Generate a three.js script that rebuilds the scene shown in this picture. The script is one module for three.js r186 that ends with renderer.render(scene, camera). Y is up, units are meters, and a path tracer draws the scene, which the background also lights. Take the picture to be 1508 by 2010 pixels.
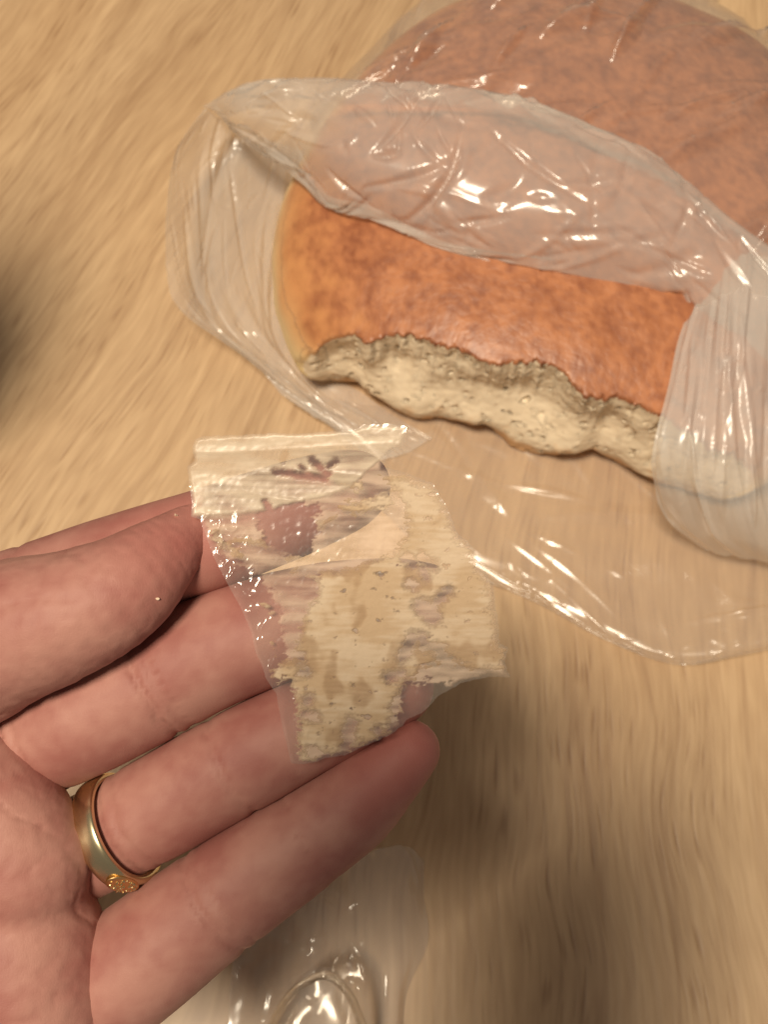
import * as THREE from 'three';
import { ImprovedNoise } from 'three/addons/math/ImprovedNoise.js';
import { mergeGeometries } from 'three/addons/utils/BufferGeometryUtils.js';
import { RectAreaLightUniformsLib } from 'three/addons/lights/RectAreaLightUniformsLib.js';

// ---------------------------------------------------------------- camera, light, exposure
const scene = new THREE.Scene();
const camera = new THREE.PerspectiveCamera(46, 769 / 1024, 0.02, 10);
camera.position.set(0, 0.375877, 0.136808);
camera.lookAt(0, 0, 0);
camera.focus = 0.192;
camera.userData.fStop = 42;
const renderer = new THREE.WebGLRenderer({ antialias: true });
renderer.toneMapping = THREE.LinearToneMapping;
renderer.toneMappingExposure = 1.0;
renderer.shadowMap.enabled = true;
RectAreaLightUniformsLib.init();
scene.background = new THREE.Color().setRGB(0.17, 0.147, 0.122);   // dim warm room around the table

const R3 = (s) => { let a = s >>> 0; return () => { a = (a + 0x6D2B79F5) | 0; let t = Math.imul(a ^ (a >>> 15), 1 | a); t = (t + Math.imul(t ^ (t >>> 7), 61 | t)) ^ t; return ((t ^ (t >>> 14)) >>> 0) / 4294967296; }; };
const perlin = new ImprovedNoise();
const noise = (x, y, z = 0) => perlin.noise(x + 31.7, y + 17.3, z + 5.1);
const fbm = (x, y, z = 0, o = 4) => { let a = 0, k = 1, f = 1; for (let i = 0; i < o; i++) { a += k * noise(x * f, y * f, z * f + i * 7.7); k *= 0.5; f *= 2.03; } return a; };
const ridge = (x, y, z = 0) => 1 - Math.min(1, Math.abs(noise(x, y, z)) * 2.2);
const clamp = (x, a = 0, b = 1) => Math.min(b, Math.max(a, x));
const smooth = (a, b, x) => { const t = clamp((x - a) / (b - a)); return t * t * (3 - 2 * t); };
const lerp = (a, b, t) => a + (b - a) * t;
const col = (r, g, b) => new THREE.Color().setRGB(r, g, b);

function lamp(name, label, at, aim, w, h, power, color) {
  const g = new THREE.Group(); g.name = name; g.userData = { label, category: 'lamp' };
  g.position.set(...at); g.lookAt(...aim); scene.add(g);
  const housing = new THREE.Mesh(new THREE.BoxGeometry(w + 0.03, h + 0.03, 0.03), new THREE.MeshStandardMaterial({ color: col(0.7, 0.69, 0.66), roughness: 0.5 }));
  housing.name = 'housing'; housing.position.z = -0.022; g.add(housing);
  const diffuser = new THREE.Mesh(new THREE.BoxGeometry(w, h, 0.006), new THREE.MeshStandardMaterial({ color: col(0.8, 0.78, 0.7), emissive: color, emissiveIntensity: 1.5, roughness: 0.6 }));
  diffuser.name = 'diffuser'; diffuser.position.z = -0.0035; g.add(diffuser);
  const l = new THREE.RectAreaLight(color, power, w, h);
  l.rotation.y = Math.PI; l.position.z = 0.003; g.add(l);
}
lamp('ceiling_lamp', 'square warm white ceiling lamp above the wooden table', [-0.32, 1.9, 0.3], [0.0, 0, 0.0], 0.34, 0.34, 118, col(1, 0.86, 0.66));

// ---------------------------------------------------------------- helpers
const MM = 0.001;
function add(name, geometry, material, parent = scene) {
  const m = new THREE.Mesh(geometry, material); m.name = name; m.castShadow = m.receiveShadow = true; parent.add(m); return m;
}
function thing(name, label, category, group) {
  const g = new THREE.Group(); g.name = name; g.userData = { label, category }; if (group) g.userData.group = group; scene.add(g); return g;
}
function geometryOf(pos, idx, { uv, color, normal } = {}) {
  const g = new THREE.BufferGeometry();
  g.setAttribute('position', new THREE.Float32BufferAttribute(pos, 3));
  if (uv) g.setAttribute('uv', new THREE.Float32BufferAttribute(uv, 2));
  if (color) g.setAttribute('color', new THREE.Float32BufferAttribute(color, color.length / pos.length * 3));
  g.setIndex(idx);
  if (normal) g.setAttribute('normal', new THREE.Float32BufferAttribute(normal, 3)); else g.computeVertexNormals();
  return g;
}
// zero surface of a distance field by naive surface nets; millimetres
function nets(sdf, lo, hi, cell) {
  const n = lo.map((a, i) => Math.ceil((hi[i] - a) / cell) + 1), [nx, ny, nz] = n, B = 6;
  const val = new Float32Array(nx * ny * nz).fill(9), at = (i, j, k) => i + nx * (j + ny * k);
  const need = new Uint8Array(Math.ceil(nx / B) * Math.ceil(ny / B) * Math.ceil(nz / B)), bx = Math.ceil(nx / B), by = Math.ceil(ny / B);
  const reach = cell * B * 0.95 + cell * 1.5;
  for (let k = 0; k < nz; k += B) for (let j = 0; j < ny; j += B) for (let i = 0; i < nx; i += B) {
    const c = sdf(lo[0] + (i + B / 2) * cell, lo[1] + (j + B / 2) * cell, lo[2] + (k + B / 2) * cell);
    const on = Math.abs(c) < reach * 1.3;
    for (let z = k; z < Math.min(nz, k + B); z++) for (let y = j; y < Math.min(ny, j + B); y++) for (let x = i; x < Math.min(nx, i + B); x++)
      val[at(x, y, z)] = on ? sdf(lo[0] + x * cell, lo[1] + y * cell, lo[2] + z * cell) : c;
  }
  const vid = new Int32Array(nx * ny * nz).fill(-1), pos = [], idx = [];
  for (let k = 0; k < nz - 1; k++) for (let j = 0; j < ny - 1; j++) for (let i = 0; i < nx - 1; i++) {
    let m = 0; const q = [];
    for (let c = 0; c < 8; c++) { const v = val[at(i + (c & 1), j + ((c >> 1) & 1), k + (c >> 2))]; q.push(v); if (v < 0) m |= 1 << c; }
    if (m === 0 || m === 255) continue;
    let sx = 0, sy = 0, sz = 0, s = 0;
    for (let a = 0; a < 8; a++) for (const b of [1, 2, 4]) if (!(a & b)) {
      const c = a | b; if ((q[a] < 0) === (q[c] < 0)) continue;
      const t = q[a] / (q[a] - q[c]);
      sx += (a & 1) + (b === 1 ? t : 0); sy += ((a >> 1) & 1) + (b === 2 ? t : 0); sz += (a >> 2) + (b === 4 ? t : 0); s++;
    }
    vid[at(i, j, k)] = pos.length / 3;
    pos.push(lo[0] + (i + sx / s) * cell, lo[1] + (j + sy / s) * cell, lo[2] + (k + sz / s) * cell);
  }
  const quad = (a, b, c, d, flip) => { if (a < 0 || b < 0 || c < 0 || d < 0) return; flip ? idx.push(a, c, b, a, d, c) : idx.push(a, b, c, a, c, d); };
  for (let k = 1; k < nz - 1; k++) for (let j = 1; j < ny - 1; j++) for (let i = 1; i < nx - 1; i++) {
    const v = val[at(i, j, k)] < 0;
    if (v !== val[at(i + 1, j, k)] < 0) quad(vid[at(i, j - 1, k - 1)], vid[at(i, j, k - 1)], vid[at(i, j, k)], vid[at(i, j - 1, k)], !v);
    if (v !== val[at(i, j + 1, k)] < 0) quad(vid[at(i - 1, j, k - 1)], vid[at(i, j, k - 1)], vid[at(i, j, k)], vid[at(i - 1, j, k)], v);
    if (v !== val[at(i, j, k + 1)] < 0) quad(vid[at(i - 1, j - 1, k)], vid[at(i, j - 1, k)], vid[at(i, j, k)], vid[at(i - 1, j, k)], !v);
  }
  // settle the vertices on the true surface and take the field's gradient as normal
  const nor = new Float32Array(pos.length), e = cell * 0.45;
  for (let v = 0; v < pos.length; v += 3) {
    for (let it = 0; it < 1; it++) {
      const [x, y, z] = [pos[v], pos[v + 1], pos[v + 2]];
      const gx = sdf(x + e, y, z) - sdf(x - e, y, z), gy = sdf(x, y + e, z) - sdf(x, y - e, z), gz = sdf(x, y, z + e) - sdf(x, y, z - e), l = Math.hypot(gx, gy, gz) || 1;
      nor[v] = gx / l; nor[v + 1] = gy / l; nor[v + 2] = gz / l;
      if (it === 0) { const d = clamp(sdf(x, y, z), -cell * 0.5, cell * 0.5) * 0.8; pos[v] -= nor[v] * d; pos[v + 1] -= nor[v + 1] * d; pos[v + 2] -= nor[v + 2] * d; }
    }
  }
  return { pos, idx, nor };
}
function pick(net, keep) {     // the triangles of a net for which keep(centre) holds, as compact arrays
  const map = new Map(), pos = [], nor = [], idx = [];
  for (let t = 0; t < net.idx.length; t += 3) {
    const c = [0, 1, 2].map((a) => (net.pos[net.idx[t] * 3 + a] + net.pos[net.idx[t + 1] * 3 + a] + net.pos[net.idx[t + 2] * 3 + a]) / 3);
    if (!keep(...c)) continue;
    for (let q = 0; q < 3; q++) {
      const v = net.idx[t + q];
      if (!map.has(v)) { map.set(v, pos.length / 3); pos.push(net.pos[v * 3], net.pos[v * 3 + 1], net.pos[v * 3 + 2]); nor.push(net.nor[v * 3], net.nor[v * 3 + 1], net.nor[v * 3 + 2]); }
      idx.push(map.get(v));
    }
  }
  return { pos, idx, nor };
}
function shell(net, colorOf, uvOf) {
  const color = [], uv = [];
  for (let v = 0; v < net.pos.length; v += 3) {
    const p = [net.pos[v], net.pos[v + 1], net.pos[v + 2]], n = [net.nor[v], net.nor[v + 1], net.nor[v + 2]];
    if (colorOf) color.push(...colorOf(...p, ...n));
    uv.push(...(uvOf ? uvOf(...p, ...n) : [p[0] * MM, p[2] * MM]));
  }
  return geometryOf(net.pos.map((x) => x * MM), net.idx, { normal: net.nor, uv, color: colorOf ? color : undefined });
}
const cat = (a, b, c, d, t) => 0.5 * (2 * b + (c - a) * t + (2 * a - 5 * b + 4 * c - d) * t * t + (3 * b - a - 3 * c + d) * t * t * t);
function along(list, t) {       // Catmull-Rom through a list of arrays, t in 0..1
  const n = list.length - 1, s = clamp(t) * n, i = Math.min(n - 1, Math.floor(s)), f = s - i;
  const p = (k) => list[Math.min(n, Math.max(0, k))];
  return p(i).map((_, a) => cat(p(i - 1)[a], p(i)[a], p(i + 1)[a], p(i + 2)[a], f));
}
// a sheet through rows of control points (mm), pushed along its normals by wrinkle(u, v, x, y, z)
function sheet(rows, nu, nv, wrinkle, floor = 0.7) {
  const pos = [], uv = [], idx = [];
  for (let j = 0; j <= nv; j++) {
    const row = [];
    for (let i = 0; i <= nu; i++) row.push(null);
    for (let i = 0; i <= nu; i++) { const p = along(rows.map((r) => along(r, i / nu)), j / nv); pos.push(...p); uv.push(i / nu * 0.1, j / nv * 0.1); }
  }
  for (let j = 0; j < nv; j++) for (let i = 0; i < nu; i++) { const a = j * (nu + 1) + i, b = a + 1, c = a + nu + 1, d = c + 1; idx.push(a, c, b, b, c, d); }
  const g0 = geometryOf(pos, idx), n = g0.attributes.normal;
  if (wrinkle) for (let j = 0; j <= nv; j++) for (let i = 0; i <= nu; i++) {
    const k = j * (nu + 1) + i, w = wrinkle(i / nu, j / nv, pos[k * 3], pos[k * 3 + 1], pos[k * 3 + 2]);
    pos[k * 3] += n.getX(k) * w; pos[k * 3 + 1] = Math.max(floor, pos[k * 3 + 1] + n.getY(k) * w); pos[k * 3 + 2] += n.getZ(k) * w;
  }
  return geometryOf(pos.map((x) => x * MM), idx, { uv });
}
function dataTexture(w, h, fn, srgb = false) {
  const a = new Uint8Array(w * h * 4);
  for (let y = 0; y < h; y++) for (let x = 0; x < w; x++) { const c = fn(x / w, y / h), o = (y * w + x) * 4; a[o] = clamp(c[0]) * 255; a[o + 1] = clamp(c[1]) * 255; a[o + 2] = clamp(c[2]) * 255; a[o + 3] = 255; }
  const t = new THREE.DataTexture(a, w, h); t.magFilter = THREE.LinearFilter; t.minFilter = THREE.LinearMipmapLinearFilter; t.generateMipmaps = true;
  t.wrapS = t.wrapT = THREE.RepeatWrapping; if (srgb) t.colorSpace = THREE.SRGBColorSpace; t.needsUpdate = true; return t;
}

// ---------------------------------------------------------------- the phone that takes the picture: it shades the near half of the table
{
  const phone = thing('smartphone', 'dark smartphone held over the table, its lens towards the bread', 'phone');
  phone.position.copy(camera.position); phone.quaternion.copy(camera.quaternion);
  const slab = (w, h, r, d, dx, dy, z) => {
    const s = new THREE.Shape(), x0 = dx - w / 2, x1 = dx + w / 2, y0 = dy - h / 2, y1 = dy + h / 2;
    s.moveTo(x0 + r, y0); s.lineTo(x1 - r, y0); s.absarc(x1 - r, y0 + r, r, -Math.PI / 2, 0); s.lineTo(x1, y1 - r); s.absarc(x1 - r, y1 - r, r, 0, Math.PI / 2);
    s.lineTo(x0 + r, y1); s.absarc(x0 + r, y1 - r, r, Math.PI / 2, Math.PI); s.lineTo(x0, y0 + r); s.absarc(x0 + r, y0 + r, r, Math.PI, Math.PI * 1.5);
    const g = new THREE.ExtrudeGeometry(s, { depth: d, bevelEnabled: true, bevelSize: 0.001, bevelThickness: 0.001, bevelSegments: 3 }); g.translate(0, 0, z); return g;
  };
  const dark = new THREE.MeshPhysicalMaterial({ color: col(0.03, 0.03, 0.035), roughness: 0.35 });
  add('body', slab(0.074, 0.160, 0.01, 0.006, -0.021, -0.064, 0.006), dark, phone);
  add('screen', slab(0.069, 0.154, 0.007, 0.0004, -0.021, -0.064, 0.0142), new THREE.MeshPhysicalMaterial({ color: col(0.02, 0.02, 0.02), roughness: 0.1 }), phone);
  const lens = new THREE.TorusGeometry(0.006, 0.0012, 12, 40); lens.translate(0, 0, 0.0046); add('lens_ring', lens, dark, phone);
}

// ---------------------------------------------------------------- tabletop
const TW = 0.6;
const woodRnd = R3(11);
function wood(u, v) {
  const x = (u - 0.5) * TW, z = (0.5 - v) * TW;       // metres on the table
  const s = 0.5 * smooth(0.14, -0.14, x + 0.3 * z), g0 = x + z * s + 0.008 * fbm(x * 9, z * 7, 1, 3);
  const l = z - 0.35 * x;
  const broad = fbm(g0 * 30, l * 3.2, 2, 4), bands = 0.5 + 0.5 * Math.sin(g0 * 210 + 9 * noise(g0 * 14, l * 3, 4) + 4 * broad);
  const fine = fbm(g0 * 420, l * 26, 3, 2), hair = noise(g0 * 900, l * 40, 9);
  const pore = Math.max(0, noise(g0 * 1000, l * 70, 12) - 0.2) * 2.4 * smooth(-0.35, 0.25, noise(g0 * 60, l * 8, 21));
  const t = 0.60 + 0.15 * broad + 0.07 * (bands - 0.5) + 0.10 * fine + 0.08 * hair + 0.10 * noise(g0 * 850, l * 105, 51) + 0.05 * noise(g0 * 330, l * 60, 57) - 0.33 * pore - 0.16 * Math.max(0, ridge(g0 * 34 + 0.6 * broad, l * 1.1, 40) - 0.86) / 0.14;
  const warm = 0.5 + 0.5 * noise(g0 * 22, l * 4, 30);
  return [t, warm, 0.5 + 0.25 * fine + 0.1 * hair - 0.5 * pore];
}
const WS = 1536, woodColor = new Uint8Array(WS * WS * 4), woodBump = new Uint8Array(WS * WS * 4);
for (let y = 0; y < WS; y++) for (let x = 0; x < WS; x++) {
  const [t, warm, b] = wood(x / WS, y / WS), o = (y * WS + x) * 4, k = clamp(t);
  const r = lerp(0.55, 0.86, k), g = lerp(lerp(0.43, 0.41, warm), lerp(0.755, 0.735, warm), k), bl = lerp(lerp(0.32, 0.285, warm), lerp(0.615, 0.575, warm), k);
  woodColor[o] = r * 255; woodColor[o + 1] = g * 255; woodColor[o + 2] = bl * 255; woodColor[o + 3] = 255;
  woodBump[o] = woodBump[o + 1] = woodBump[o + 2] = clamp(b) * 255; woodBump[o + 3] = 255;
}
const wc = new THREE.DataTexture(woodColor, WS, WS), wb = new THREE.DataTexture(woodBump, WS, WS);
for (const t of [wc, wb]) { t.magFilter = THREE.LinearFilter; t.wrapS = t.wrapT = THREE.ClampToEdgeWrapping; t.needsUpdate = true; }
wc.colorSpace = THREE.SRGBColorSpace;
{
  const top = new THREE.BoxGeometry(TW, 0.03, TW); top.translate(0, -0.015, 0);
  const m = add('tabletop', top, new THREE.MeshPhysicalMaterial({ map: wc, bumpMap: wb, bumpScale: 0.00015, roughness: 0.42, clearcoat: 0.15, clearcoatRoughness: 0.35 }));
  m.userData = { kind: 'structure', label: 'light wooden tabletop with slanting grain', category: 'tabletop' };
}

// ---------------------------------------------------------------- bread: a round loaf with one side torn off
const LOAF = [0.0647, 0.0000, -0.0872], LOAF_TURN = -0.2698;
const outerLoaf = (x, y, z) => {      // mm, loaf axes: x along the tear, z towards the torn side
  const zz = z < 0 ? z * 0.915 : z, a = Math.atan2(zz, x);
  const R = 102 + 1.5 * Math.sin(3 * a + 1) + 1.2 * Math.sin(5 * a), r = Math.hypot(x, zz) / R;
  const top = 55, mid = 18;
  // superellipse dome above its widest line, tucked in below it
  const h = y > mid ? (y - mid) / (top - mid) : (mid - y) / 30;
  const p = y > mid ? 2.15 : 2.0, f = Math.pow(Math.pow(r, p * 1.12) + Math.pow(Math.abs(h), p), 1 / p);
  return (f - 1) * (34 + 18 * smooth(0.6, 1, r)) + 0.5 * fbm(x * 0.045, y * 0.045, z * 0.045, 2);
};
const lerpCurve = (pts, x) => { if (x <= pts[0][0]) return pts[0][1]; for (let i = 1; i < pts.length; i++) if (x < pts[i][0]) { const t = (x - pts[i - 1][0]) / (pts[i][0] - pts[i - 1][0]); return lerp(pts[i - 1][1], pts[i][1], t); } return pts[pts.length - 1][1]; };
const tearTop = [[-72.2, 66.8], [-69.2, 62.3], [-61.0, 60.9], [-55.2, 63.5], [-46.1, 60.6], [-34.4, 61.0], [-26.0, 61.6], [-14.2, 63.3], [-3.6, 59.8], [4.5, 59.9], [12.0, 64.1], [17.2, 65.5], [23.2, 62.8], [30.5, 65.2], [39.1, 66.1], [57.5, 67.6]];
const tearFoot = [[-78.4, 60.6], [-70.9, 61.2], [-60.4, 59.7], [-48.0, 65.2], [-35.0, 67.1], [-23.4, 63.3], [-14.8, 62.3], [-4.4, 68.8], [11.5, 69.2], [22.4, 62.9], [35.2, 65.9], [46.0, 68.2], [65.2, 70.4]];
const cut = (x, y, z) => {
  const t = clamp(y / 37), soft = 5.5 * Math.exp(-Math.pow((t - 0.32) / 0.26, 2)) * (0.75 + 0.5 * noise(x * 0.06, 1.5, 6)), rag = 1.1 * noise(x * 0.5, 3, 1) + 0.8 * noise(x * 1.3, 8, 1);
  let zc = lerp(lerpCurve(tearFoot, x) - 2.5, lerpCurve(tearTop, x), smooth(0, 1, t)) + soft + rag * smooth(0.5, 1, t);
  zc += 1.8 * fbm(x * 0.07, y * 0.05, 4, 2) + 0.35 * noise(x * 0.4, y * 0.4, z * 0.2);
  zc -= 0.8 * Math.exp(-Math.pow((t - 0.8) / 0.12, 2)) * smooth(-0.25, 0.3, noise(x * 0.07, 2.2, 9));   // hollow under the crust's lip
  const hole = Math.max(0, noise(x * 0.42, y * 0.42, z * 0.42) - 0.38) * 4;
  return (z - zc + hole) * 0.8;
};
const loafNet = nets((x, y, z) => Math.max(outerLoaf(x, y, z), cut(x, y, z), 0.4 - y), [-108, -2, -122], [110, 58, 84], 1.15);
const isCrust = (x, y, z) => { const o = outerLoaf(x, y, z), c = cut(x, y, z); return o >= c - 0.9 || 0.4 - y > c; };
const loaf = thing('bread_loaf', 'round golden bread loaf with one side torn open, lying in the open bag', 'bread');
loaf.position.set(...LOAF); loaf.rotation.y = LOAF_TURN;
const mix3 = (a, b, t) => a.map((v, i) => lerp(v, b[i], t));
const crustColor = (x, y, z) => {
  const pale = smooth(35, 20, y + 5 * fbm(x * 0.05, y * 0.05, z * 0.05, 2) + 5 * smooth(-60, 40, x));
  const blot = fbm(x * 0.12, y * 0.12, z * 0.12, 4), speck = noise(x * 0.42, y * 0.42, z * 0.42) + 0.5 * noise(x * 0.9, y * 0.9, z * 0.9);
  let c = mix3([0.49, 0.195, 0.085], [0.27, 0.09, 0.04], clamp(0.45 + 0.5 * blot + 0.6 * speck));
  c = mix3(c, [0.66, 0.31, 0.12], 0.8 * smooth(46, 28, y + 7 * blot + 4 * smooth(-70, 20, x)));
  return mix3(c, [0.80, 0.62, 0.33], pale);
};
const crumbColor = (x, y, z) => {
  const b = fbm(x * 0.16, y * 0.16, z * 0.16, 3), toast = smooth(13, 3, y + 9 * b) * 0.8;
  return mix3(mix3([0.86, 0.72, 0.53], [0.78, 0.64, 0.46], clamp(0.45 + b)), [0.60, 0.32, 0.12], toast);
};
const crustBump = dataTexture(512, 512, (u, v) => { const b = 0.5 + 0.22 * fbm(u * 40, v * 40, 3, 3) - 0.5 * Math.max(0, ridge(u * 30, v * 30, 2) - 0.8); return [b, b, b]; });
crustBump.repeat.set(9, 9);
const crumbBump = dataTexture(512, 512, (u, v) => { const b = 0.5 + 0.4 * fbm(u * 40, v * 40, 8, 3) - 0.9 * Math.max(0, noise(u * 26, v * 26, 5) - 0.25); return [b, b, b]; });
crumbBump.repeat.set(12, 12);
const boxUV = (x, y, z, nx, ny, nz) => Math.abs(ny) > 0.6 ? [x * MM, z * MM] : Math.abs(nz) > Math.abs(nx) ? [x * MM, y * MM] : [z * MM, y * MM];
add('crust', shell(pick(loafNet, isCrust), crustColor, boxUV), new THREE.MeshPhysicalMaterial({ vertexColors: true, roughness: 0.42, bumpMap: crustBump, bumpScale: 0.0003, sheen: 0.2, sheenRoughness: 0.6, sheenColor: col(0.8, 0.5, 0.3) }), loaf);
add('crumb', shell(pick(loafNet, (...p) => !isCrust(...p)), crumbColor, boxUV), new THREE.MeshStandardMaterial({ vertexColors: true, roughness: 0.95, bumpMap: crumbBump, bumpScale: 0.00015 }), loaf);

// ---------------------------------------------------------------- the plastic bag round the loaf
const filmOf = (through, rough) => new THREE.MeshPhysicalMaterial({ color: col(0.93, 0.9, 0.86), transmission: through, roughness: rough, ior: 1.5, thickness: 0, side: THREE.DoubleSide });
const bagFilm = filmOf(0.75, 0.2), underFilm = filmOf(0.88, 0.2), coverFilm = filmOf(0.885, 0.18), dropFilm = filmOf(0.64, 0.26), clearFilm = filmOf(0.82, 0.12);
const bag = thing('plastic_bag', 'open translucent plastic bag with its mouth pushed back round the torn loaf', 'plastic bag');
bag.position.set(...LOAF); bag.rotation.y = LOAF_TURN;
// film stretched over the far side of the loaf
const clingFolds = creased(77, 150, -0.95, 0.5, 0.95);
const cling = (x, y, z) => outerLoaf(x, y, z) - 2.6 - 1.0 * noise(x * 0.025, y * 0.02, z * 0.025) - 5.5 * smooth(8, 30, y) * clingFolds((x + 118) / 240, (z + 132) / 190);
const cuffLine = [[-134.7, -19.7], [-110.5, -27.6], [-83.2, -23.6], [-51.4, -20.9], [-29.4, -19.3], [-3.2, -13.5], [23.1, -7.2], [44.0, 2.9], [61.1, 12.1]];
add('cover', shell(pick(nets((x, y, z) => Math.max(cling(x, y, z), 0.9 - y), [-118, -2, -132], [122, 66, 60], 1.4), (x, y, z) => z < lerpCurve(cuffLine, x) && y > 1.1)), coverFilm, bag);
// sharp straight creases, each a tent across its line and fading out along it
function creased(seed, count, mean, spread, size = 1, aspect = 1) {
  const rnd = R3(seed), list = [];
  for (let i = 0; i < count; i++) { const a = mean + (rnd() - 0.5) * 2 * spread; list.push([rnd() * aspect, rnd(), Math.cos(a), Math.sin(a), (0.06 + 0.22 * rnd() * rnd()) * size, (0.012 + 0.05 * rnd() * rnd()) * size, (0.25 + rnd() * rnd()) * (rnd() < 0.3 ? -0.7 : 1)]); }
  return (u, v) => {
    let h = 0; u *= aspect;
    for (const [x, y, c, s, len, w, a] of list) {
      const du = u - x, dv = v - y, p = Math.abs(du * c + dv * s) / len; if (p >= 1) continue;
      const bend = 0.25 * len * (p * p), q = Math.abs(-du * s + dv * c - bend * 0.3) / (w * (1 - 0.6 * p)); if (q >= 1) continue;
      h += a * (1 - q) * (1 - p * p);
    }
    return h;
  };
}
// cuff: the mouth pushed back into a puffed, crumpled roll
const crumple = (u, v, k = 1, su = 1, sv = 1) => k * (2.2 * noise(u * 5 * su, v * 2.5 * sv, 3) + 0.8 * noise(u * 11 * su, v * 6 * sv, 6) - 0.3);
const fineFolds = creased(101, 240, 0.4, 1.4, 0.5, 2.2), cuffFolds = creased(21, 150, 0.25, 0.9, 1, 2.2), sideFolds = creased(33, 46, 1.57, 0.5, 1.2), baseFolds = creased(44, 60, 0.5, 0.7, 1.3, 1.6), dropFolds = creased(55, 60, 1.45, 0.28, 2), wrapFolds = creased(66, 36, 1.2, 0.9, 1.2);
const edge = [[-137.3, 20.0, -22.2], [-120.4, 30.0, -6.1], [-99.1, 38.0, 7.6], [-80.6, 46.0, 21.3], [-65.6, 52.0, 25.9], [-40.8, 54.0, 32.8], [-16.7, 54.0, 32.1], [10.4, 52.0, 30.8], [37.8, 46.0, 34.1], [56.4, 40.0, 40.3], [77.7, 36.0, 46.8]];
const belly = [[-135.6, 30.0, -15.7], [-118.1, 46.0, -4.6], [-98.9, 57.0, 3.1], [-79.1, 64.0, 12.2], [-61.9, 67.0, 15.5], [-42.5, 69.0, 16.4], [-18.7, 69.0, 17.3], [6.5, 67.0, 17.2], [31.4, 62.0, 19.9], [52.7, 56.0, 26.6], [73.5, 52.0, 33.0]];
const crest = [[-137.4, 28.0, -17.4], [-120.7, 48.0, -13.5], [-103.4, 60.0, -12.2], [-81.0, 66.0, -11.6], [-62.6, 70.0, -10.8], [-50.3, 72.0, -13.3], [-28.2, 72.0, -15.1], [-3.2, 70.0, -11.5], [20.5, 66.0, -7.7], [42.8, 60.0, 2.4], [65.9, 56.0, 12.0]];
const behind = crest.map(([x, y, z], i) => [x + 2, Math.max(14, y - 16), z - 5]);
add('cuff', sheet([edge.map(([x, y, z]) => [x, y - 1, z - 4]), edge.map(([x, y, z], i) => [x + 3 * noise(i * 0.9, 3), y, z + 3.5 * noise(i * 0.77, 7)]), belly, crest, behind], 300, 130, (u, v) => (crumple(u, v, 0.9) + 2.8 * cuffFolds(u, v) + 1.3 * fineFolds(u, v)) * smooth(0, 0.1, u)), bagFilm, bag);
// left side of the mouth: a wall of film that bows out onto the table
const rim = [[-136.1, 30.0, -15.6], [-139.8, 30.0, 4.7], [-135.8, 28.0, 29.7], [-127.6, 24.0, 51.4], [-120.3, 20.0, 58.0], [-103.6, 14.0, 63.3], [-81.9, 9.0, 71.1], [-64.2, 5.0, 77.4], [-49.5, 3.0, 85.5]];
const wall = [[-132.2, 24.0, -17.1], [-134.0, 17.0, -2.4], [-129.0, 13.0, 17.4], [-120.7, 11.0, 40.4], [-111.8, 9.0, 51.3], [-95.5, 6.0, 60.4], [-76.3, 4.0, 70.0], [-59.1, 3.0, 76.6], [-43.0, 2.0, 83.3]];
const inner = [[-118.0, 12.0, -22.0], [-116.9, 7.0, -7.9], [-113.5, 5.0, 9.8], [-105.6, 4.0, 31.9], [-95.8, 3.0, 48.6], [-83.2, 2.0, 59.9], [-68.7, 1.5, 68.7], [-53.0, 1.3, 73.1], [-37.0, 1.0, 79.3]];
const under = [[-104.0, 4.0, -25.2], [-101.3, 2.0, -9.1], [-97.3, 1.5, 7.4], [-90.4, 1.3, 27.1], [-82.5, 1.2, 43.9], [-70.4, 1.1, 56.9], [-58.1, 1.0, 61.5], [-43.8, 1.0, 67.5], [-30.2, 1.0, 71.6]];
add('left_side', sheet([rim, wall, inner, under], 200, 110, (u, v) => crumple(v, u, 0.6, 0.7, 1.6) + 2.4 * sideFolds(v, u) + 1.0 * fineFolds(v * 0.7, u)), bagFilm, bag);
// underside spread on the table before the loaf
const g1 = [[-76.6, 1.0, 66.7], [-58.7, 1.0, 65.7], [-32.6, 1.0, 62.4], [-6.1, 1.0, 61.0], [19.7, 1.0, 57.8], [46.0, 1.0, 58.2], [65.8, 1.0, 52.8], [92.2, 1.0, 45.5]];
const g2 = [[-64.4, 1.2, 77.2], [-46.4, 1.5, 84.0], [-24.8, 1.5, 85.7], [-1.0, 2.0, 83.1], [24.3, 2.0, 79.8], [49.3, 2.0, 76.6], [70.4, 2.0, 70.8], [94.7, 2.0, 64.1]];
const g3 = [[-54.6, 1.4, 86.2], [-37.5, 2.0, 96.9], [-16.5, 2.0, 104.1], [5.6, 3.0, 103.8], [30.5, 4.0, 102.6], [55.1, 5.0, 101.4], [75.9, 5.0, 97.5], [97.6, 5.0, 89.7]];
const g4 = [[-46.7, 1.2, 95.4], [-27.8, 1.4, 107.0], [-7.3, 1.8, 113.2], [15.5, 2.5, 116.9], [39.7, 3.5, 121.8], [62.6, 5.0, 123.6], [79.9, 8.0, 116.5], [98.5, 10.0, 106.5]];
const g5 = [[-45.0, 1.0, 96.7], [-26.0, 1.2, 108.6], [-5.5, 1.5, 115.0], [17.4, 2.0, 119.2], [40.9, 2.6, 125.2], [63.6, 3.6, 127.2], [82.6, 6.0, 119.5], [101.3, 8.0, 109.7]];
add('underside', sheet([g1, g2, g3, g4, g5], 200, 110, (u, v) => 0.4 * crumple(u, v, 1, 0.8, 1.8) + 1.3 * baseFolds(u, v) + 0.5 * fineFolds(u, v)), underFilm, bag);
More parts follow.
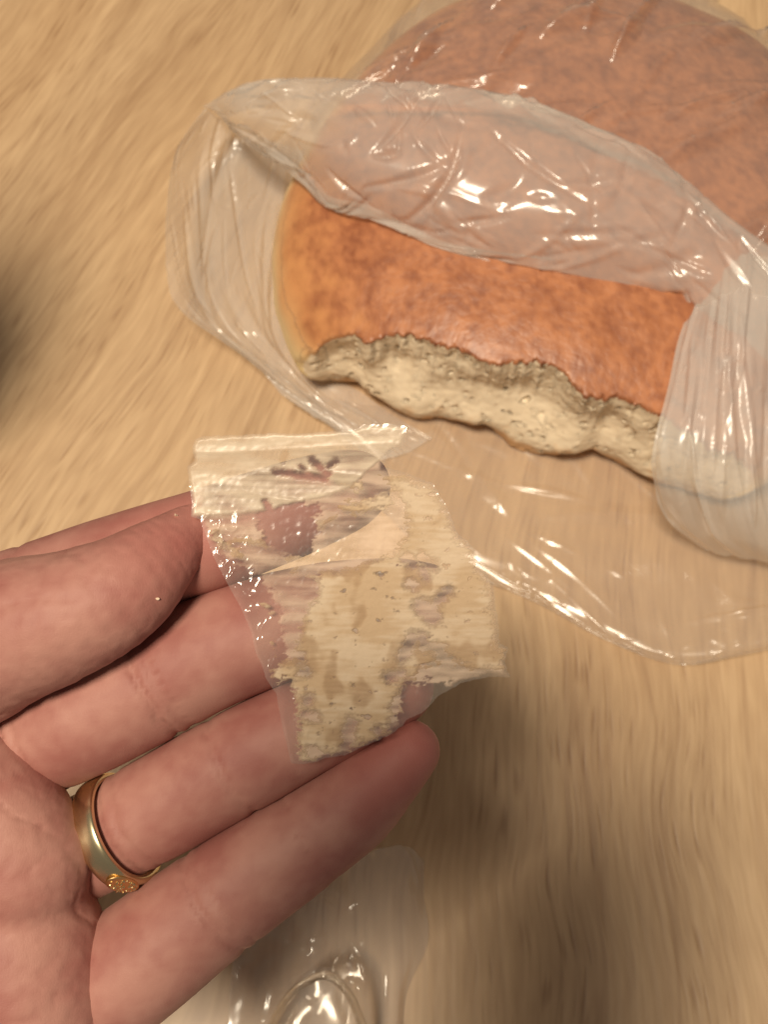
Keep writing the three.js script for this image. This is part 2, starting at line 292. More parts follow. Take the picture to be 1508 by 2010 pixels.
// right side: folds that gather over the end of the tear and hang to the table
const d0 = [[41.6, 46.0, 15.3], [46.2, 50.0, 10.9], [53.0, 52.0, 7.4], [63.3, 52.0, 7.4], [81.2, 46.0, 7.2]];
const d1 = [[37.1, 52.0, 39.5], [45.1, 58.0, 38.9], [53.5, 60.0, 37.7], [65.0, 56.0, 35.8], [86.2, 46.0, 31.6]];
const d2 = [[36.5, 54.0, 60.1], [45.9, 57.0, 59.0], [56.4, 56.0, 57.3], [69.5, 50.0, 52.4], [90.3, 40.0, 45.3]];
const d3 = [[36.4, 51.0, 77.4], [47.0, 54.0, 77.5], [59.1, 52.0, 74.9], [73.6, 46.0, 70.0], [94.6, 34.0, 60.8]];
const d4 = [[39.5, 39.0, 82.4], [49.5, 44.0, 85.9], [63.2, 44.0, 86.3], [79.5, 38.0, 82.0], [100.0, 28.0, 72.5]];
const d5 = [[49.8, 18.0, 87.0], [58.7, 26.0, 90.9], [69.6, 30.0, 91.9], [85.7, 26.0, 87.7], [105.3, 20.0, 78.5]];
const d6 = [[65.4, 4.0, 88.4], [71.9, 9.0, 90.1], [80.9, 12.0, 90.4], [93.5, 12.0, 88.1], [111.0, 10.0, 81.4]];
add('right_side', sheet([d0, d1, d2, d3, d4, d5, d6], 150, 180, (u, v) => 2.2 * dropFolds(u, v) * smooth(1, 0.6, v) + 0.5 * fineFolds(v, u * 0.8) * smooth(0.9, 0.4, v) + crumple(u, v, 0.6, 1.2, 0.4)), dropFilm, bag);

// ---------------------------------------------------------------- a bottle beside the bag, whose shadow reaches over the table's left edge
{
  const bottle = thing('bottle', 'dark bottle standing on the table left of the open bag', 'bottle');
  const o = [-167.2, 0.0, -24.8]; bottle.position.set(o[0] * MM, 0, o[2] * MM);
  const prof = [[0, 1], [24, 1], [27, 3], [28, 8], [28, 215], [26, 226], [18, 240], [13, 250], [12, 270], [13.5, 272], [13.5, 278], [0, 278]].map(([x, y]) => new THREE.Vector2(x * MM, y * MM));
  add('body', new THREE.LatheGeometry(prof, 64), new THREE.MeshPhysicalMaterial({ color: col(0.05, 0.04, 0.035), roughness: 0.2 }), bottle);
  const cap = new THREE.CylinderGeometry(0.0155, 0.0155, 0.016, 48); cap.translate(0, 0.287, 0);
  add('cap', cap, new THREE.MeshPhysicalMaterial({ color: col(0.3, 0.27, 0.22), roughness: 0.4 }), bottle);
}

// ---------------------------------------------------------------- second piece of clear wrapping, at the near edge
const wrap = thing('clear_wrapper', 'crumpled clear plastic wrapper with an arched fold on the table under the hand', 'wrapper');
{
  const o = [-8.1, 0.0, 134.5]; wrap.position.set(o[0] * MM, 0, o[2] * MM);
  const rel = (a) => a.map((p) => [p[0] - o[0], p[1], p[2] - o[2]]);
  const w0 = rel([[-41.1, 1.0, 127.4], [-23.3, 2.0, 118.8], [-8.2, 4.0, 110.2], [5.5, 4.0, 107.3], [12.3, 1.0, 111.5]]);
  const w1 = rel([[-43.6, 2.0, 137.3], [-24.3, 5.0, 130.3], [-9.4, 12.0, 123.5], [3.8, 9.0, 120.6], [12.2, 1.0, 121.7]]);
  const w2 = rel([[-44.6, 2.0, 148.3], [-25.4, 6.0, 141.4], [-9.3, 9.0, 135.9], [3.8, 7.0, 133.1], [12.8, 1.0, 134.5]]);
  const w3 = rel([[-44.0, 2.0, 163.1], [-25.1, 6.0, 156.2], [-9.3, 7.0, 149.5], [2.3, 5.0, 148.2], [6.8, 1.0, 149.7]]);
  const w4 = rel([[-43.3, 2.0, 178.7], [-24.6, 5.0, 175.8], [-9.1, 5.0, 174.5], [2.3, 4.0, 173.4], [5.2, 1.0, 173.6]]);
  add('sheet', sheet([w0, w1, w2, w3, w4], 110, 110, (u, v) => crumple(u, v, 0.5) + 1.2 * wrapFolds(u, v)), clearFilm, wrap);
  const f0 = rel([[-34.3, 4.0, 164.2], [-28.7, 24.0, 152.7], [-21.9, 36.0, 145.4], [-15.1, 40.0, 142.8], [-9.9, 36.0, 146.6], [-6.0, 24.0, 155.2], [-2.7, 4.0, 165.6]]);
  const f1 = rel([[-32.9, 3.0, 166.3], [-26.6, 20.0, 155.5], [-20.1, 31.0, 148.7], [-15.3, 35.0, 146.3], [-11.6, 31.0, 149.3], [-8.6, 20.0, 157.4], [-5.6, 3.0, 166.9]]);
  const f2 = rel([[-31.7, 3.0, 181.1], [-25.8, 20.0, 170.5], [-19.9, 30.0, 163.5], [-15.1, 33.0, 161.5], [-10.9, 30.0, 164.8], [-6.7, 20.0, 171.8], [-3.4, 3.0, 182.4]]);
  add('arched_fold', sheet([f0.map(([x, y, z]) => [x, y - 3, z - 2]), f0, f1, f2], 90, 50, (u, v) => crumple(u, v, 0.35)), clearFilm, wrap);
  const hem = new THREE.TubeGeometry(new THREE.CatmullRomCurve3(f0.map((p) => new THREE.Vector3(p[0] * MM, p[1] * MM, p[2] * MM))), 60, 0.0011, 10);
  add('hem', hem, new THREE.MeshPhysicalMaterial({ color: col(0.95, 0.93, 0.88), transmission: 1, roughness: 0.08, ior: 1.45, thickness: 0.001 }), wrap);
}

// ---------------------------------------------------------------- hand: its own axes, x along the picture's width, z out of the palm
const HAND_AT = [0.0000, 0.1870, 0.0681], HAND_TILT = -70 * Math.PI / 180;
const smin = (a, b, k) => { const h = Math.max(k - Math.abs(a - b), 0) / k; return Math.min(a, b) - h * h * k * 0.25; };
function chain(joints, per = 4) {
  const n = (joints.length - 1) * per, q = []; for (let i = 0; i <= n; i++) q.push(along(joints, i / n));
  let lo = [1e9, 1e9, 1e9], hi = [-1e9, -1e9, -1e9];
  for (const p of q) for (let a = 0; a < 3; a++) { lo[a] = Math.min(lo[a], p[a] - p[3]); hi[a] = Math.max(hi[a], p[a] + p[3]); }
  const len = [0]; for (let i = 1; i < q.length; i++) len.push(len[i - 1] + Math.hypot(q[i][0] - q[i - 1][0], q[i][1] - q[i - 1][1], q[i][2] - q[i - 1][2]));
  return { q, lo, hi, len, total: len[len.length - 1] };
}
let sAt = 0;                   // arc length of the nearest point, set by chainD
function chainD(c, x, y, z, flat = 1) {
  const bx = Math.max(c.lo[0] - x, 0, x - c.hi[0]), by = Math.max(c.lo[1] - y, 0, y - c.hi[1]), bz = Math.max(c.lo[2] - z, 0, z - c.hi[2]), b = Math.hypot(bx, by, bz);
  if (b > 12) return b;
  let best = 1e9;
  for (let i = 1; i < c.q.length; i++) {
    const A = c.q[i - 1], B = c.q[i], dx = B[0] - A[0], dy = B[1] - A[1], dz = B[2] - A[2];
    const t = clamp(((x - A[0]) * dx + (y - A[1]) * dy + (z - A[2]) * dz) / (dx * dx + dy * dy + dz * dz));
    const d = Math.hypot(x - A[0] - dx * t, y - A[1] - dy * t, (z - A[2] - dz * t) * flat) - lerp(A[3], B[3], t);
    if (d < best) { best = d; sAt = lerp(c.len[i - 1], c.len[i], t); }
  }
  return best;
}
const index = chain([[-94.8, -28.4, -6.0, 11.05], [-77.9, -21.1, -3.0, 9.75], [-64.3, -16.0, -1.0, 8.95], [-45.3, -9.4, 0.0, 8.75], [-28.4, -4.2, 0.0, 8.55], [-15.6, 0.4, 0.5, 8.05], [-8.0, 3.1, 0.0, 7.15], [-5.0, 4.3, -0.5, 6.15]]);
const middle = chain([[-79.8, -49.0, -8.0, 11.30], [-61.8, -39.8, -4.0, 10.10], [-50.7, -34.4, -1.0, 10.00], [-38.6, -28.1, -0.5, 10.00], [-28.4, -23.0, -0.5, 9.70], [-13.1, -17.9, -0.5, 9.00], [0.5, -15.8, -1.0, 8.10], [6.5, -15.1, -1.5, 6.70]]);
const ringF = chain([[-73.2, -67.9, -12.0, 11.35], [-55.7, -59.7, -7.0, 9.15], [-43.3, -52.7, -2.5, 8.75], [-26.6, -42.9, -0.3, 8.70], [-13.1, -35.7, -0.3, 8.25], [-2.9, -31.2, -0.5, 7.65], [1.8, -29.2, -0.8, 6.55]]);
const pinky = chain([[-61.3, -90.5, -8.0, 12.35], [-48.6, -81.0, -3.0, 10.75], [-39.5, -73.8, -0.5, 10.15], [-31.8, -67.7, 0.0, 9.55], [-21.4, -60.1, 0.0, 9.05], [-13.1, -54.5, 0.2, 8.25], [-5.4, -48.9, 0.4, 7.55], [0.9, -42.7, 0.8, 6.25], [4.1, -39.6, 1.0, 5.25]]);
const thumb = chain([[-101.7, -48.1, -4.0, 17], [-79.4, -28.7, 4.0, 14.2], [-61.1, -19.9, 9.0, 11.9], [-50.7, -16.4, 11.5, 10.3], [-41.9, -12.4, 11.5, 8.6], [-36.4, -7.6, 8.5, 6.5], [-32.5, -3.9, 5.5, 4.7], [-29.5, -1.1, 3.5, 3.4]]);
const padA = chain([[-71.7, -43.5, 1.0, 12], [-64.9, -49.6, 3.5, 12.2], [-59.6, -57.2, 4.0, 12]]);
const padB = chain([[-60.8, -71.8, 1.0, 14.4], [-59.5, -80.7, 1.0, 14.8], [-60.4, -95.6, -2.0, 15.5]]);
const heel = chain([[-100.3, -50.4, -14.0, 15], [-116.8, -82.0, -16.0, 20], [-151.1, -117.3, -22.0, 24], [-200.4, -155.6, -30.0, 25], [-252.8, -196.3, -38.0, 27]]);
const palmBody = chain([[-82.1, -63.1, -14.0, 15], [-91.6, -90.8, -15.0, 17], [-117.1, -120.9, -20.0, 20], [-153.8, -143.3, -26.0, 22]]);
const creases = new Map([[middle, [[24, 0.45], [26.5, 0.3], [47, 0.5], [49.5, 0.3]]], [ringF, [[35, 0.35], [37.5, 0.25], [56, 0.3]]], [pinky, [[43, 0.35], [45.5, 0.25], [62, 0.25]]], [thumb, [[30, 0.5], [33, 0.35], [44, 0.25]]], [index, [[40, 0.3]]]]);
const finger = (c, x, y, z) => {
  let d = chainD(c, x, y, z); if (d > 6) return d;
  const s = sAt;
  for (const [at, deep] of creases.get(c)) { const w = (s - at + 0.5 * noise(x * 0.35, y * 0.35, z * 0.3)) / 0.75; if (Math.abs(w) < 3) d += deep * Math.exp(-w * w) * 1.1; }
  return d - 0.12 * noise(x * 0.12, y * 0.12, z * 0.12 + s * 0.05);
};
const palmD = (x, y, z) => {
  let p = smin(chainD(heel, x, y, z), chainD(palmBody, x, y, z), 14);
  p = smin(p, smin(chainD(padA, x, y, z), chainD(padB, x, y, z), 2.2), 5);
  const d = smin(p, finger(thumb, x, y, z), 1.1);
  return d > 3 || d < -3 ? d : d + 0.10 * fbm(x * 0.5, y * 0.5, z * 0.5, 2) + 0.3 * Math.pow(ridge(x * 0.05 + 0.02 * y, y * 0.09, z * 0.05), 6) * smooth(-40, -50, x);
};
const hand = (x, y, z) => Math.min(palmD(x, y, z), ...[index, middle, ringF, pinky].map((c) => finger(c, x, y, z)));
const fingerNets = [index, middle, ringF, pinky].map((c) => nets((x, y, z) => finger(c, x, y, z), c.lo.map((v) => v - 1.5), c.hi.map((v) => v + 1.5), 0.8));
const palmNet = nets(palmD, [-162, -165, -62], [-20, 16, 26], 0.95);
const skinColor = (x, y, z) => {
  const m = fbm(x * 0.09, y * 0.09, z * 0.09, 3), f = fbm(x * 0.5, y * 0.5, z * 0.5, 2);
  const tip = Math.max(smooth(16, 3, Math.hypot(x - 2.98, y - -39.32)), 0.7 * smooth(16, 4, Math.hypot(x - -32.62, y - -2.90)));
  let c = mix3([0.42, 0.208, 0.17], [0.315, 0.122, 0.103], clamp(0.45 + 0.85 * m + 0.3 * f));
  return mix3(c, [0.35, 0.115, 0.1], 0.75 * tip);
};
const skinBump = dataTexture(512, 512, (u, v) => { const a = 0.6 - 0.35 * Math.pow(ridge(u * 34 + 0.6 * noise(u * 9, v * 9), v * 12, 4), 5) - 0.3 * Math.pow(ridge(u * 14, v * 40, 11), 6) + 0.2 * fbm(u * 60, v * 60, 2, 2); return [a, a, a]; });
skinBump.repeat.set(60, 60);
const palm = thing('hand', 'open left hand, palm up, with thumb across the fingers and peeled film on the fingertips', 'hand');
palm.position.set(...HAND_AT); palm.rotation.x = HAND_TILT;
add('skin', mergeGeometries([palmNet, ...fingerNets].map((n) => shell(n, skinColor, (x, y, z) => [x * MM, (y + 0.4 * z) * MM]))), new THREE.MeshPhysicalMaterial({ vertexColors: true, roughness: 0.58, specularIntensity: 0.6, bumpMap: skinBump, bumpScale: 0.00003, sheen: 0.25, sheenRoughness: 0.5, sheenColor: col(0.9, 0.5, 0.42) }), palm);

// ---------------------------------------------------------------- ring
const gold = new THREE.MeshPhysicalMaterial({ color: col(0.74, 0.63, 0.40), metalness: 1, roughness: 0.26 });
const ring = thing('gold_ring', 'plain gold ring with a grainy oval plate, worn on the finger', 'ring');
{
  const c = new THREE.Vector3(-44.7, -53.5, -1.6), dir = new THREE.Vector3(0.875, 0.475, 0.26).normalize(), r = 8.5;
  const tilt = new THREE.Quaternion().setFromEuler(new THREE.Euler(HAND_TILT, 0, 0));
  const w = c.clone().multiplyScalar(MM).applyQuaternion(tilt).add(new THREE.Vector3(...HAND_AT));
  ring.position.copy(w);
  ring.quaternion.copy(tilt).multiply(new THREE.Quaternion().setFromUnitVectors(new THREE.Vector3(0, 1, 0), dir));
  const prof = []; for (let i = 0; i <= 24; i++) { const a = i / 24 * Math.PI * 2, ca = Math.cos(a), sa = Math.sin(a); prof.push(new THREE.Vector2((r + 0.55 + 0.75 * Math.sign(ca) * Math.pow(Math.abs(ca), 0.6)) * MM, 2.15 * Math.sign(sa) * Math.pow(Math.abs(sa), 0.6) * MM)); }
  add('band', new THREE.LatheGeometry(prof, 96), gold, ring);
  const rnd = R3(5), plates = [], grains = [];
  const q = new THREE.Quaternion().copy(ring.quaternion).invert();
  const out = new THREE.Vector3(0.34, -0.66, 0.67).applyQuaternion(tilt).applyQuaternion(q); out.y = 0; out.normalize();
  const plate = new THREE.SphereGeometry(1, 32, 16); plate.scale(0.0034, 0.0021, 0.0005);
  const place = new THREE.Matrix4().makeRotationFromQuaternion(new THREE.Quaternion().setFromUnitVectors(new THREE.Vector3(0, 0, 1), out)).setPosition(out.clone().multiplyScalar((r + 1.15) * MM));
  plate.applyMatrix4(place);
  const pl = add('oval_plate', plate, new THREE.MeshPhysicalMaterial({ color: col(0.66, 0.42, 0.2), metalness: 1, roughness: 0.42 }), ring);
  for (let i = 0; i < 46; i++) { const a = rnd() * 6.283, s = Math.sqrt(rnd()) * 0.86, g = new THREE.IcosahedronGeometry(0.00017 + 0.00013 * rnd(), 0); g.rotateX(rnd() * 3); g.rotateY(rnd() * 3); g.translate(Math.cos(a) * s * 0.0034, Math.sin(a) * s * 0.0021, Math.sqrt(1 - s * s) * 0.0005); g.applyMatrix4(place); grains.push(g); }
  const gr = add('grains', mergeGeometries(grains), new THREE.MeshPhysicalMaterial({ color: col(0.9, 0.74, 0.42), metalness: 1, roughness: 0.15 }), pl); gr.userData.kind = 'stuff';
}

// ---------------------------------------------------------------- the peeled film on the fingertips
const peel = thing('peeled_film', 'torn piece of clear film crusted with cream flakes, lying on the fingertips', 'film');
peel.position.set(...HAND_AT); peel.rotation.x = HAND_TILT;
const polyD = (pts, x, y) => {          // signed distance to a polygon, negative inside
  let d = 1e9, s = 1;
  for (let i = 0, j = pts.length - 1; i < pts.length; j = i++) {
    const [ax, ay] = pts[i], [bx, by] = pts[j], ex = bx - ax, ey = by - ay, wx = x - ax, wy = y - ay, t = clamp((wx * ex + wy * ey) / (ex * ex + ey * ey));
    d = Math.min(d, Math.hypot(wx - ex * t, wy - ey * t));
    const c1 = y >= ay, c2 = y < by, c3 = ex * wy > ey * wx; if ((c1 && c2 && c3) || (!c1 && !c2 && !c3)) s = -s;
  }
  return s * d;
};
const stick = (list, x, y) => { let d = 1e9; for (const [ax, ay, bx, by, r] of list) { const ex = bx - ax, ey = by - ay, t = clamp(((x - ax) * ex + (y - ay) * ey) / (ex * ex + ey * ey || 1)); d = Math.min(d, Math.hypot(x - ax - ex * t, y - ay - ey * t) - r); } return d; };
const outline = [[-29.77, 11.54], [-28.56, 11.94], [-22.91, 12.18], [-17.26, 12.50], [-12.42, 12.42], [-9.20, 12.75], [-5.16, 12.83], [-3.15, 13.71], [0.89, 13.96], [3.55, 13.47], [3.39, 11.70], [2.74, 10.08], [0.97, 9.44], [0.16, 8.07], [-0.16, 7.18], [2.90, 6.45], [7.74, 4.60], [9.52, 1.61], [10.57, -0.40], [11.54, -3.23], [14.04, -5.40], [15.00, -8.47], [16.21, -9.68], [17.26, -11.70], [17.59, -14.12], [18.07, -17.34], [18.23, -20.73], [19.60, -21.22], [19.12, -23.39], [19.44, -24.77], [20.01, -26.06], [16.62, -25.90], [15.00, -26.38], [12.18, -27.02], [10.16, -28.23], [8.55, -28.96], [7.34, -30.66], [5.73, -31.87], [3.71, -32.83], [2.50, -34.12], [0.48, -35.50], [-1.53, -36.38], [-3.39, -37.19], [-5.97, -38.48], [-9.20, -39.13], [-11.46, -39.93], [-13.23, -40.09], [-14.84, -39.93], [-15.49, -36.71], [-16.30, -33.48], [-17.10, -28.80], [-18.72, -26.38], [-19.36, -24.20], [-20.33, -22.18], [-20.97, -18.96], [-22.75, -14.92], [-24.52, -11.70], [-26.94, -7.02], [-28.40, -2.98], [-29.20, -1.05], [-30.49, -0.73], [-30.41, 1.61], [-30.82, 4.44], [-31.14, 7.18], [-29.93, 8.15], [-30.25, 10.08]];
const strip = [[-29.93, 11.54], [-28.56, 11.94], [-22.91, 12.18], [-17.26, 12.50], [-12.42, 12.42], [-9.20, 12.75], [-5.16, 12.83], [-3.15, 13.71], [0.89, 13.96], [3.55, 13.47], [3.39, 11.70], [2.74, 10.08], [0.97, 9.44], [-0.32, 8.07], [-2.74, 6.05], [-5.16, 3.63], [-8.39, 2.42], [-12.42, 1.61], [-17.26, 0.40], [-20.49, -0.40], [-26.14, -0.73], [-30.49, -0.73], [-30.41, 1.61], [-30.82, 4.44], [-31.14, 7.18], [-29.93, 8.15], [-30.25, 10.08]];
const cover = [[-10.81, -6.45], [-5.16, -7.66], [-2.74, -6.45], [1.29, -6.86], [3.71, -2.82], [2.90, 2.02], [-1.13, 6.05], [2.90, 5.65], [7.74, 4.03], [9.52, 1.21], [10.57, -0.81], [11.54, -3.63], [13.55, -5.89], [14.60, -8.63], [15.81, -10.08], [16.94, -12.10], [17.26, -14.52], [17.75, -17.51], [17.91, -20.73], [19.20, -21.78], [18.64, -24.77], [16.21, -25.25], [12.18, -24.60], [10.16, -22.99], [7.74, -23.80], [5.32, -25.41], [2.90, -27.83], [2.50, -31.87], [0.89, -35.09], [-1.53, -36.06], [-3.39, -36.87], [-5.97, -38.16], [-9.20, -38.80], [-11.46, -39.61], [-13.39, -39.77], [-13.88, -35.09], [-14.04, -30.25], [-14.84, -27.02], [-16.86, -26.62], [-18.07, -25.25], [-16.86, -23.80], [-14.44, -22.99], [-13.63, -18.96], [-12.83, -15.73], [-11.46, -14.12], [-10.81, -11.70], [-12.42, -9.68]];
const smear = [[-30.49, 12.50], [3.71, 14.52], [3.71, 8.47], [7.74, 6.05], [15.00, -4.44], [20.65, -19.76], [20.65, -27.02], [10.16, -27.43], [3.71, -27.02], [2.90, -31.06], [2.10, -35.09], [-4.36, -39.13], [-13.63, -40.74], [-14.44, -30.25], [-15.65, -23.80], [-16.86, -15.73], [-19.68, -10.08], [-26.14, -6.86], [-28.72, -2.02], [-30.98, 0.40]];
const patches = [[-13.23, -9.28, -9.20, -10.89, 1.61], [-18.88, -14.92, -17.67, -15.73, 0.73], [-17.26, -11.70, -16.62, -12.91, 0.73], [-22.91, -4.44, -18.88, -4.84, 1.13], [-26.94, -3.63, -22.91, -6.45, 1.29], [-12.42, -2.82, -7.58, -1.21, 1.29], [-15.65, -7.66, -12.42, -7.02, 0.81], [-5.97, 0.40, 0.48, 1.61, 1.77], [-18.07, -20.17, -16.86, -22.99, 0.48], [-2.34, -37.67, -1.29, -37.83, 0.40], [-7.58, 5.24, -4.36, 4.44, 1.61]];
const holes = [[-18.07, -1.21, -12.42, -2.82, 1.61], [-17.26, -3.63, -13.23, -5.24, 1.61], [-13.23, -0.40, -11.21, 0.40, 0.65], [-9.20, -3.63, -5.97, -1.21, 0.81], [-12.42, -8.87, -8.39, -7.26, 0.97], [-7.58, -8.47, -4.36, -6.86, 0.56], [-16.86, -14.12, -15.65, -16.94, 0.81], [-13.23, -10.49, -11.62, -12.50, 0.65], [-5.16, -7.66, -1.13, -6.45, 0.56], [-0.73, -4.44, 0.48, -5.65, 0.48], [3.71, -7.26, 4.52, -8.07, 0.40], [5.97, -7.26, 7.74, -8.47, 0.32], [6.29, -9.28, 6.62, -10.25, 0.24], [4.11, -11.29, 4.68, -11.70, 0.24], [5.97, -14.92, 7.74, -16.54, 0.81], [7.74, -14.92, 10.16, -12.50, 0.24], [4.36, -20.17, 3.71, -22.59, 0.32], [4.68, -19.76, 2.90, -22.99, 0.24], [5.81, -19.76, 6.53, -21.22, 0.32], [6.62, -21.38, 8.95, -21.54, 0.32], [8.71, -22.18, 10.16, -23.39, 0.24], [-5.16, -33.32, -5.81, -35.50, 0.40], [-5.57, -35.90, -6.29, -37.92, 0.32], [-12.58, -32.19, -10.97, -32.51, 0.28], [-13.07, -25.25, -12.26, -25.25, 0.24], [-13.55, -22.59, -13.23, -23.15, 0.24], [1.69, -31.06, 2.10, -29.85, 0.32], [-0.97, -34.45, -0.65, -34.77, 0.16], [1.29, -33.88, 1.69, -33.08, 0.32], [-12.42, -30.25, -11.94, -29.61, 0.24], [-14.84, -18.15, -14.52, -19.28, 0.32], [-11.62, -37.92, -10.41, -38.32, 0.24], [0.48, -26.22, 2.90, -25.57, 0.16]];
const stripHoles = [[-16.05, 8.07, -15.49, 9.28, 0.24], [-17.26, 6.45, -14.04, 6.05, 0.32], [-13.63, 5.89, -9.20, 5.40, 0.32], [-11.46, 8.31, -10.00, 7.02, 0.40], [-8.79, 7.26, -7.58, 8.07, 0.32], [-9.20, 6.21, -8.87, 6.05, 0.32], [-13.23, 7.26, -12.75, 7.02, 0.16], [-18.88, 1.61, -17.67, -0.40, 0.32], [-16.86, 0.40, -13.23, 1.21, 0.32], [-14.84, 0.08, -13.23, 0.40, 0.73]];
const crinkle = (x, y) => {             // wrinkles of the bare film, strongest along its left margin
  const dm = -polyD(outline, x, y), left = smooth(11, 3, x - lerpCurve([[-41, -18], [-32, -22], [-15, -27], [0, -31], [14, -34]], y));
  return (0.07 + 0.93 * left * smooth(2, -3, y)) * (0.42 * Math.pow(ridge(x * 0.42 + y * 0.14, y * 0.34 - 0.1 * x, 3), 2) + 0.2 * left * ridge(x * 1.0, y * 0.8, 7) - 0.25) * smooth(0, 1.4, dm) + 0.05 * fbm(x, y, 4, 2);
};
const filmZ = (x, y) => 9.35 + 0.9 * smooth(-10, -33, x) + 0.0022 * (x + 10) * (x + 10) * (x > -10 ? 1 : 0.25) + 0.5 * Math.sin(x * 0.11 + y * 0.14) + 1.4 * smooth(4, 13, y) + crinkle(x, y);
function cloth(x0, x1, y0, y1, step, field, zOf, colorOf) {   // the part of a grid where field < 0, its border cut exactly
  const nx = Math.round((x1 - x0) / step), ny = Math.round((y1 - y0) / step), F = new Float32Array((nx + 1) * (ny + 1));
  for (let j = 0; j <= ny; j++) for (let i = 0; i <= nx; i++) F[j * (nx + 1) + i] = field(x0 + i * step, y0 + j * step);
  const pos = [], idx = [], uv = [], color = [], known = new Map();
  const vert = (key, x, y, f) => { if (!known.has(key)) { known.set(key, pos.length / 3); pos.push(x, y, zOf(x, y, f)); uv.push(x * MM, y * MM); if (colorOf) color.push(...colorOf(x, y, f)); } return known.get(key); };
  const node = (i, j) => vert(`${i},${j}`, x0 + i * step, y0 + j * step, F[j * (nx + 1) + i]);
  const cutAt = (a, b) => { const k = a[1] * (nx + 1) + a[0], l = b[1] * (nx + 1) + b[0], t = F[k] / (F[k] - F[l]); return vert(k < l ? `${k}/${l}` : `${l}/${k}`, x0 + lerp(a[0], b[0], t) * step, y0 + lerp(a[1], b[1], t) * step, 0); };
  const tri = (a, b, c) => {
    const P = [a, b, c], In = P.map((p) => F[p[1] * (nx + 1) + p[0]] < 0), out = [];
    for (let q = 0; q < 3; q++) { if (In[q]) out.push(node(...P[q])); if (In[q] !== In[(q + 1) % 3]) out.push(cutAt(P[q], P[(q + 1) % 3])); }
    for (let q = 2; q < out.length; q++) idx.push(out[0], out[q - 1], out[q]);
  };
  for (let j = 0; j < ny; j++) for (let i = 0; i < nx; i++) { tri([i, j], [i + 1, j], [i + 1, j + 1]); tri([i, j], [i + 1, j + 1], [i, j + 1]); }
  return geometryOf(pos.map((v) => v * MM), idx, { uv, color: colorOf ? color : undefined });
}
const box = [-34, 21.5, -43, 16];
const rough = (x, y) => 0.5 * noise(x * 0.55, y * 1.3, 2) + 0.35 * noise(x * 1.6, y * 2.4, 5) + 0.16 * noise(x * 2.9, y * 3.1, 1);
const filmEdge = (x, y) => polyD(outline, x, y) + 0.35 * rough(x, y) * smooth(-26, -20, x + 0.35 * (y + 10));
const skinFilm = filmOf(0.92, 0.14);
add('clear_film', cloth(...box, 0.28, filmEdge, (x, y) => filmZ(x, y)), skinFilm, peel);
// cream flakes left on the film: thickness from a field that falls to zero at their torn borders
const fibre = (x, y) => fbm(x * 0.22, y * 1.5, 3, 3);
const flake = (x, y) => {
  const c = Math.min(polyD(cover, x, y), stick(patches, x, y) + 0.5), h = stick(holes, x, y);
  return Math.max(c + 2.1 * rough(x, y) + 0.4 * fibre(x, y), -(h - 1.1 * rough(x * 1.2, y * 1.2) - 0.25), 5 * (noise(x * 0.5, y * 0.8, 14) + 0.4 * noise(x * 2, y * 2.6, 3) - 0.66), filmEdge(x, y) + 0.15);
};
const creamColor = (x, y, f) => {
  const a = fbm(x * 0.11, y * 0.13, 7, 3), b = fibre(x, y), thin = smooth(0.05, 0.4, fbm(x * 0.16, y * 0.12, 12, 3));
  let c = mix3([0.45, 0.32, 0.20], [0.53, 0.41, 0.29], clamp(0.5 + 1.3 * a + 0.7 * b));
  const thick = smooth(0.1, -1.3, f + 0.3 * rough(x * 1.7, y * 1.7));      // thin rims let what lies behind show through
  return [...mix3(c, [0.42, 0.265, 0.14], 0.6 * thin), clamp(0.3 + 0.75 * thick * (1 - 0.4 * thin) + 0.12 * b)];
};
const creamBump = dataTexture(512, 512, (u, v) => { const b = 0.5 + 0.3 * fbm(u * 14, v * 60, 3, 3) + 0.2 * fbm(u * 50, v * 50, 6, 2); return [b, b, b]; });
creamBump.repeat.set(60, 60);
const cream = new THREE.MeshPhysicalMaterial({ vertexColors: true, roughness: 0.75, transparent: true, bumpMap: creamBump, bumpScale: 0.000015, side: THREE.DoubleSide });
add('cream_flakes', cloth(...box, 0.17, flake, (x, y, f) => filmZ(x, y) + 0.06 + 0.16 * smooth(0, -0.7, f) * (0.8 + 0.6 * fbm(x * 0.16, y * 0.2, 9, 2) + 0.12 * fibre(x, y)), creamColor), cream, peel);
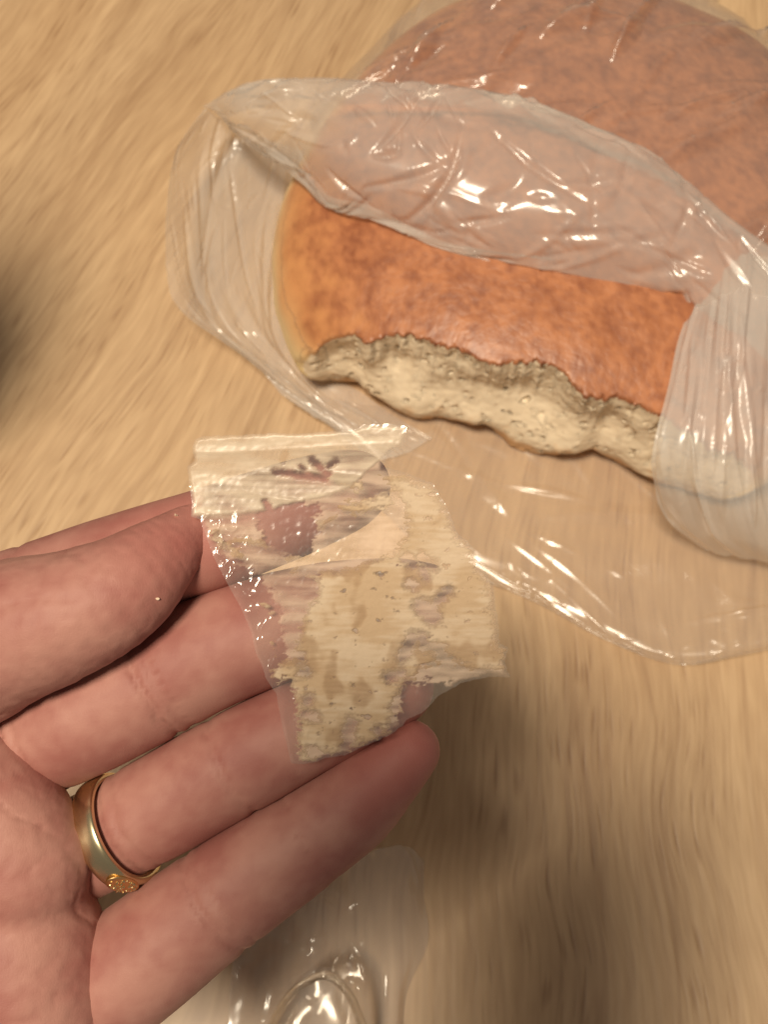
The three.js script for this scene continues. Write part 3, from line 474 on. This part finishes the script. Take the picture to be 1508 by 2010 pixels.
// a thin translucent smear of the same stuff over most of the film
const smearEdge = (x, y) => Math.max(filmEdge(x, y) + 0.25, polyD(smear, x, y) + 2.2 * rough(x, y), -(Math.min(stick(holes.slice(0, 3), x, y), stick(stripHoles, x, y)) - 1.8 * rough(x * 1.2, y * 1.2) - 0.2));
const veil = (rgb, lo, hi) => (x, y, f) => [...rgb, clamp(lerp(lo, hi, clamp(0.5 + 0.9 * fbm(x * 0.12, y * 0.7, 6, 3) + 0.5 * noise(x * 0.2, y * 0.25, 8))) * smooth(0.02, -0.7, f))];
const smearLook = new THREE.MeshPhysicalMaterial({ vertexColors: true, transparent: true, roughness: 0.6, side: THREE.DoubleSide, bumpMap: creamBump, bumpScale: 0.00001 });
add('thin_smear', cloth(...box, 0.24, smearEdge, (x, y, f) => filmZ(x, y) + 0.03 + 0.05 * smooth(0, -0.6, f), veil([0.70, 0.53, 0.40], 0.12, 0.6)), smearLook, peel);
// the upper margin, folded over into a milky double strip
const stripEdge = (x, y) => Math.max(polyD(strip, x, y) + 0.4 * rough(x, y) * smooth(-32, -26, x), -(stick(stripHoles, x, y) - 0.5 * rough(x * 1.6, y * 1.6) + 0.1), filmEdge(x, y) + 0.02);
add('folded_strip', cloth(...box, 0.24, stripEdge, (x, y, f) => filmZ(x, y) + 0.1 + 0.25 * smooth(0, -0.6, f) + 0.07 * fbm(x * 0.06, y * 0.7, 5, 3) + 0.3 * Math.pow(ridge(x * 0.03 + 0.02 * y, y * 0.17, 2), 4), veil([0.68, 0.57, 0.44], 0.3, 0.8)), new THREE.MeshPhysicalMaterial({ vertexColors: true, transparent: true, roughness: 0.36, side: THREE.DoubleSide }), peel);

// ---------------------------------------------------------------- specks on the skin
function speck(label, c, s, seed) {
  const g = new THREE.IcosahedronGeometry(1, 2), p = g.attributes.position;
  for (let i = 0; i < p.count; i++) { const k = 1 + 0.5 * noise(p.getX(i) * 1.3 + seed, p.getY(i) * 1.3, p.getZ(i) * 1.3); p.setXYZ(i, p.getX(i) * k * s[0] * MM, p.getY(i) * k * s[1] * MM, p.getZ(i) * k * s[2] * MM); }
  g.computeVertexNormals();
  const m = add('bread_crumb' + (seed > 1 ? '_00' + (seed - 1) : ''), g, new THREE.MeshStandardMaterial({ color: col(0.75, 0.6, 0.45), roughness: 0.8 }));
  m.userData = { label, category: 'crumb' };
  m.position.set(...c).multiplyScalar(MM).applyAxisAngle(new THREE.Vector3(1, 0, 0), HAND_TILT).add(new THREE.Vector3(...HAND_AT));
}
const onSkin = (x, y) => { let z = 26; for (let i = 0; i < 80; i++) { const d = hand(x, y, z); if (d < 0.02) break; z -= d * 0.8; } return [x, y, z]; };
speck('tiny pale crumb stuck near the edge of the thumb', onSkin(-34.67, -13.27), [0.35, 0.4, 0.2], 1);
speck('thin pale flake on the thumb tip beside the film', onSkin(-33.10, -0.57), [0.3, 0.75, 0.15], 2);

renderer.render(scene, camera);
